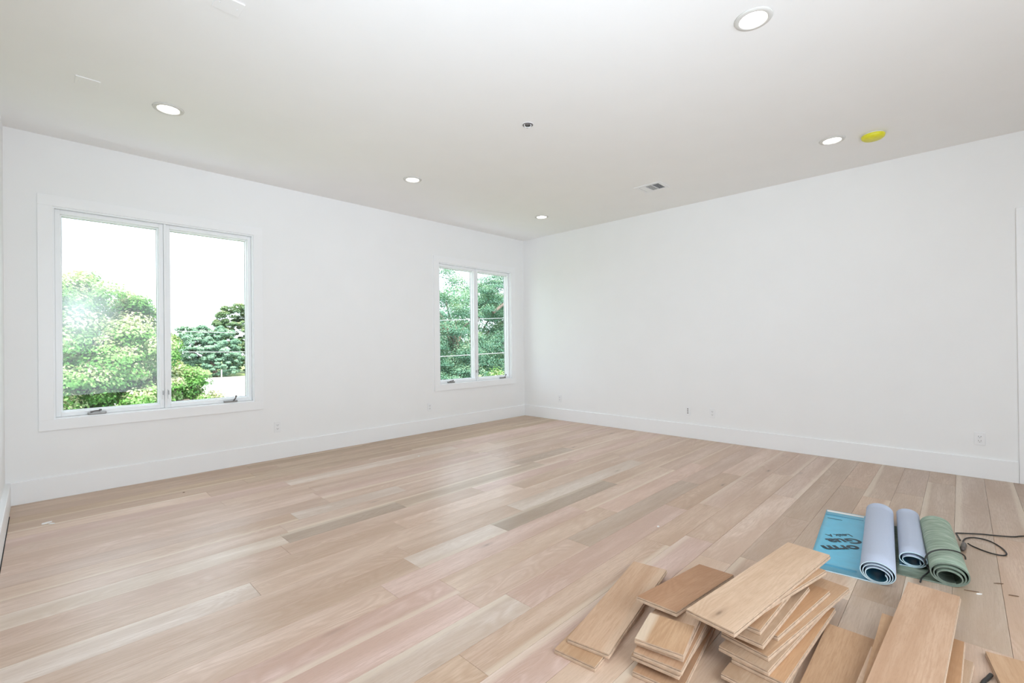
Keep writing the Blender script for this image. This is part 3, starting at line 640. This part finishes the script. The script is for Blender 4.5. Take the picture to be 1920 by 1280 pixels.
def leaf_object(name, v, tone, m, parent):
    nq = len(v) // 4; me = bpy.data.meshes.new(name)
    me.vertices.add(len(v)); me.vertices.foreach_set('co', v.astype(np.float32).ravel())
    me.loops.add(nq * 4); me.loops.foreach_set('vertex_index', np.arange(nq * 4, dtype=np.int32))
    me.polygons.add(nq); me.polygons.foreach_set('loop_start', np.arange(0, nq * 4, 4, dtype=np.int32)); me.polygons.foreach_set('loop_total', np.full(nq, 4, dtype=np.int32))
    at = me.attributes.new('tone', 'FLOAT', 'FACE'); at.data.foreach_set('value', tone.astype(np.float32)); me.update(calc_edges=True)
    o = link(name, me, m, parent); o['kind'] = 'stuff'; return o
def tree(name, label, cat, base, crown, n, size, clumps, m, seed, trunk=0.16, lump=0.34, group=None, branches=7):
    """base (x, y); crown = list of (centre, radii) in world space"""
    t = empty(name, (base[0], base[1], GZ)); tag(t, label, cat, group)
    B = Vector((base[0], base[1], GZ)); rg = random.Random(seed)
    top = Vector(crown[0][0]) - B
    tr = MB(); tr.tube(spline([(0, 0, 0), (top.x * 0.1 + 0.05, top.y * 0.1, top.z * 0.35), (top.x * 0.6, top.y * 0.6, top.z * 0.7), tuple(top)], 5), [trunk * (1.15 - 0.8 * i / 15) for i in range(16)], 10); tr.build('trunk', M_bark, t)
    tot = sum(c[1][0] * c[1][2] for c in crown)
    for ci, (cc, rad) in enumerate(crown):
        for j in range(branches if ci == 0 else 3):
            a = rg.uniform(0, 6.28); s = Vector((top.x * 0.5, top.y * 0.5, top.z * rg.uniform(0.5, 0.9))); c3 = Vector(cc) - B
            e_ = c3 + Vector((rad[0] * 0.7 * math.cos(a), rad[1] * 0.7 * math.sin(a), rad[2] * rg.uniform(-0.2, 0.7)))
            mid = (s + e_) / 2 + Vector((0, 0, 0.15 * rad[2])); sp = spline([s, mid, e_], 5)
            MB().tube(sp, [trunk * 0.4 * (1 - 0.75 * i / (len(sp) - 1)) for i in range(len(sp))], 6).build('branch', M_bark, t)
    V, Tn = [], []
    for ci, (cc, rad) in enumerate(crown):
        k = rad[0] * rad[2] / tot; v, tn = foliage(cc, rad, int(n * k), size, max(10, int(clumps * k)), seed + ci, lump); V.append(v); Tn.append(tn)
    v = np.concatenate(V) - np.array(B); leaf_object('foliage', v, np.concatenate(Tn), m, t)
    return t
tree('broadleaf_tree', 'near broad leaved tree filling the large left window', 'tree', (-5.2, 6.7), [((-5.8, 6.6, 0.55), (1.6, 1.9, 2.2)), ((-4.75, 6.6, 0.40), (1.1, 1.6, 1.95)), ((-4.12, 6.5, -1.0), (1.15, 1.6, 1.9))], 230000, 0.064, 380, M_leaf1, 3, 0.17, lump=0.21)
tree('grey_green_tree', 'soft grey green rounded tree across the road, right pane of the large window', 'tree', (12.6, 75.2), [((10.6, 76.5, 1.2), (3.4, 2.6, 3.2)), ((13.6, 76.0, 1.0), (2.6, 2.6, 3.2)), ((13.4, 74.6, -1.2), (2.8, 2.2, 2.1))], 80000, 0.30, 420, M_leaf3, 7, 0.3, lump=0.15)
tree('dark_oak', 'tall dark oak behind the grey green tree, at the right edge of the large window', 'tree', (22.0, 82.0), [((19.0, 83.5, 4.6), (4.8, 3.2, 4.1)), ((26.5, 82, 5.0), (5.0, 3.5, 5.0)), ((22, 82, -0.3), (7.0, 3.2, 3.4))], 100000, 0.34, 420, M_leaf4, 8, 0.4, lump=0.15)
tree('grey_green_tree', 'low pale tree rising behind the near tree left of the utility pole', 'tree', (0.5, 92.0), [((0.0, 92.0, 0.4), (9.5, 4, 3.4))], 24000, 0.45, 300, M_leaf3, 9, 0.3, branches=4)
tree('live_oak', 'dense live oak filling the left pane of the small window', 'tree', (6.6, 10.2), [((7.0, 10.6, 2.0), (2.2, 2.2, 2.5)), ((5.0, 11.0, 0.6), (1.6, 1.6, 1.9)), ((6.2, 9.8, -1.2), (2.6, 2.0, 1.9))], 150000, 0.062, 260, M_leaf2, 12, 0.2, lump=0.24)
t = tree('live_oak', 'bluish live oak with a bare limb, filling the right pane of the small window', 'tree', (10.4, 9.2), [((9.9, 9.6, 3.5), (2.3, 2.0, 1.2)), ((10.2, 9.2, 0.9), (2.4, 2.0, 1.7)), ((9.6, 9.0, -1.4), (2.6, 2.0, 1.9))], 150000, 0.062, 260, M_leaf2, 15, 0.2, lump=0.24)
MB().tube(spline([(-3.0, -0.6, 5.9), (-2.0, -0.6, 6.5), (-1.0, -0.6, 6.9), (0.3, -0.4, 6.9), (0.4, -0.1, 5.0)], 6), 0.07, 8).build('limb', M_bark, t)
tree('background_tree', 'distant green tree behind the two live oaks', 'tree', (16.0, 19.0), [((15.0, 19.5, 1.5), (4.5, 3, 3.6)), ((20.5, 16, 1.5), (4.0, 3, 4.4)), ((14.5, 18.0, -1.6), (5.5, 3, 2.4))], 60000, 0.20, 260, M_leaf2, 21, 0.25)
tree('leafy_shrub', 'small pale leaved shrub top at the sill of the small window', 'shrub', (2.4, 3.3), [((2.45, 3.3, -0.62), (0.9, 0.7, 1.15))], 14000, 0.06, 60, M_leaf1, 33, 0.05, lump=0.3)

pole = empty('utility_pole', (6.2, 74.0, GZ)); tag(pole, 'thin utility pole with a crossarm, seen over the near tree in the large window', 'pole')
MB().lathe([(0.16, 0), (0.12, 11.0), (0.001, 11.05)], 10).build('shaft', M_wire, pole); MB().box((-1.1, -0.07, 9.8), (1.1, 0.07, 10.0)).build('crossarm', M_wire, pole)
def wire(a, b, sag, r, label):
    pts = [(a[0] + (b[0] - a[0]) * i / 16, a[1] + (b[1] - a[1]) * i / 16, a[2] + (b[2] - a[2]) * i / 16 - sag * 4 * (i / 16) * (1 - i / 16)) for i in range(17)]
    tag(MB().tube(pts, r, 6).build('utility_wire', M_wire), label, 'wire')
wire((6.2, 70.0, 3.4), (34, 62, 3.9), 0.5, 0.04, 'upper pale utility wire crossing the dark oak in the large window')
wire((6.2, 69.0, 0.6), (34, 61, 0.9), 0.3, 0.04, 'lower pale utility wire crossing the dark oak in the large window')
wire((-2.0, 8.6, 1.87), (12, 5.4, 2.60), 0.1, 0.011, 'thin utility wire crossing the upper part of the small window')
wire((-2.0, 8.7, 0.74), (12, 5.5, 1.18), 0.1, 0.014, 'thick utility wire crossing the lower part of the small window')
tag(MB().lathe([(0.07, 0), (0.07, 1.6), (0.05, 1.65), (0.001, 1.66)], 10, (0, 0, 0)).build('marker_post', M_white, loc=(9.9, 60.5, GZ + 0.03)), 'short white post at the far road edge', 'post')
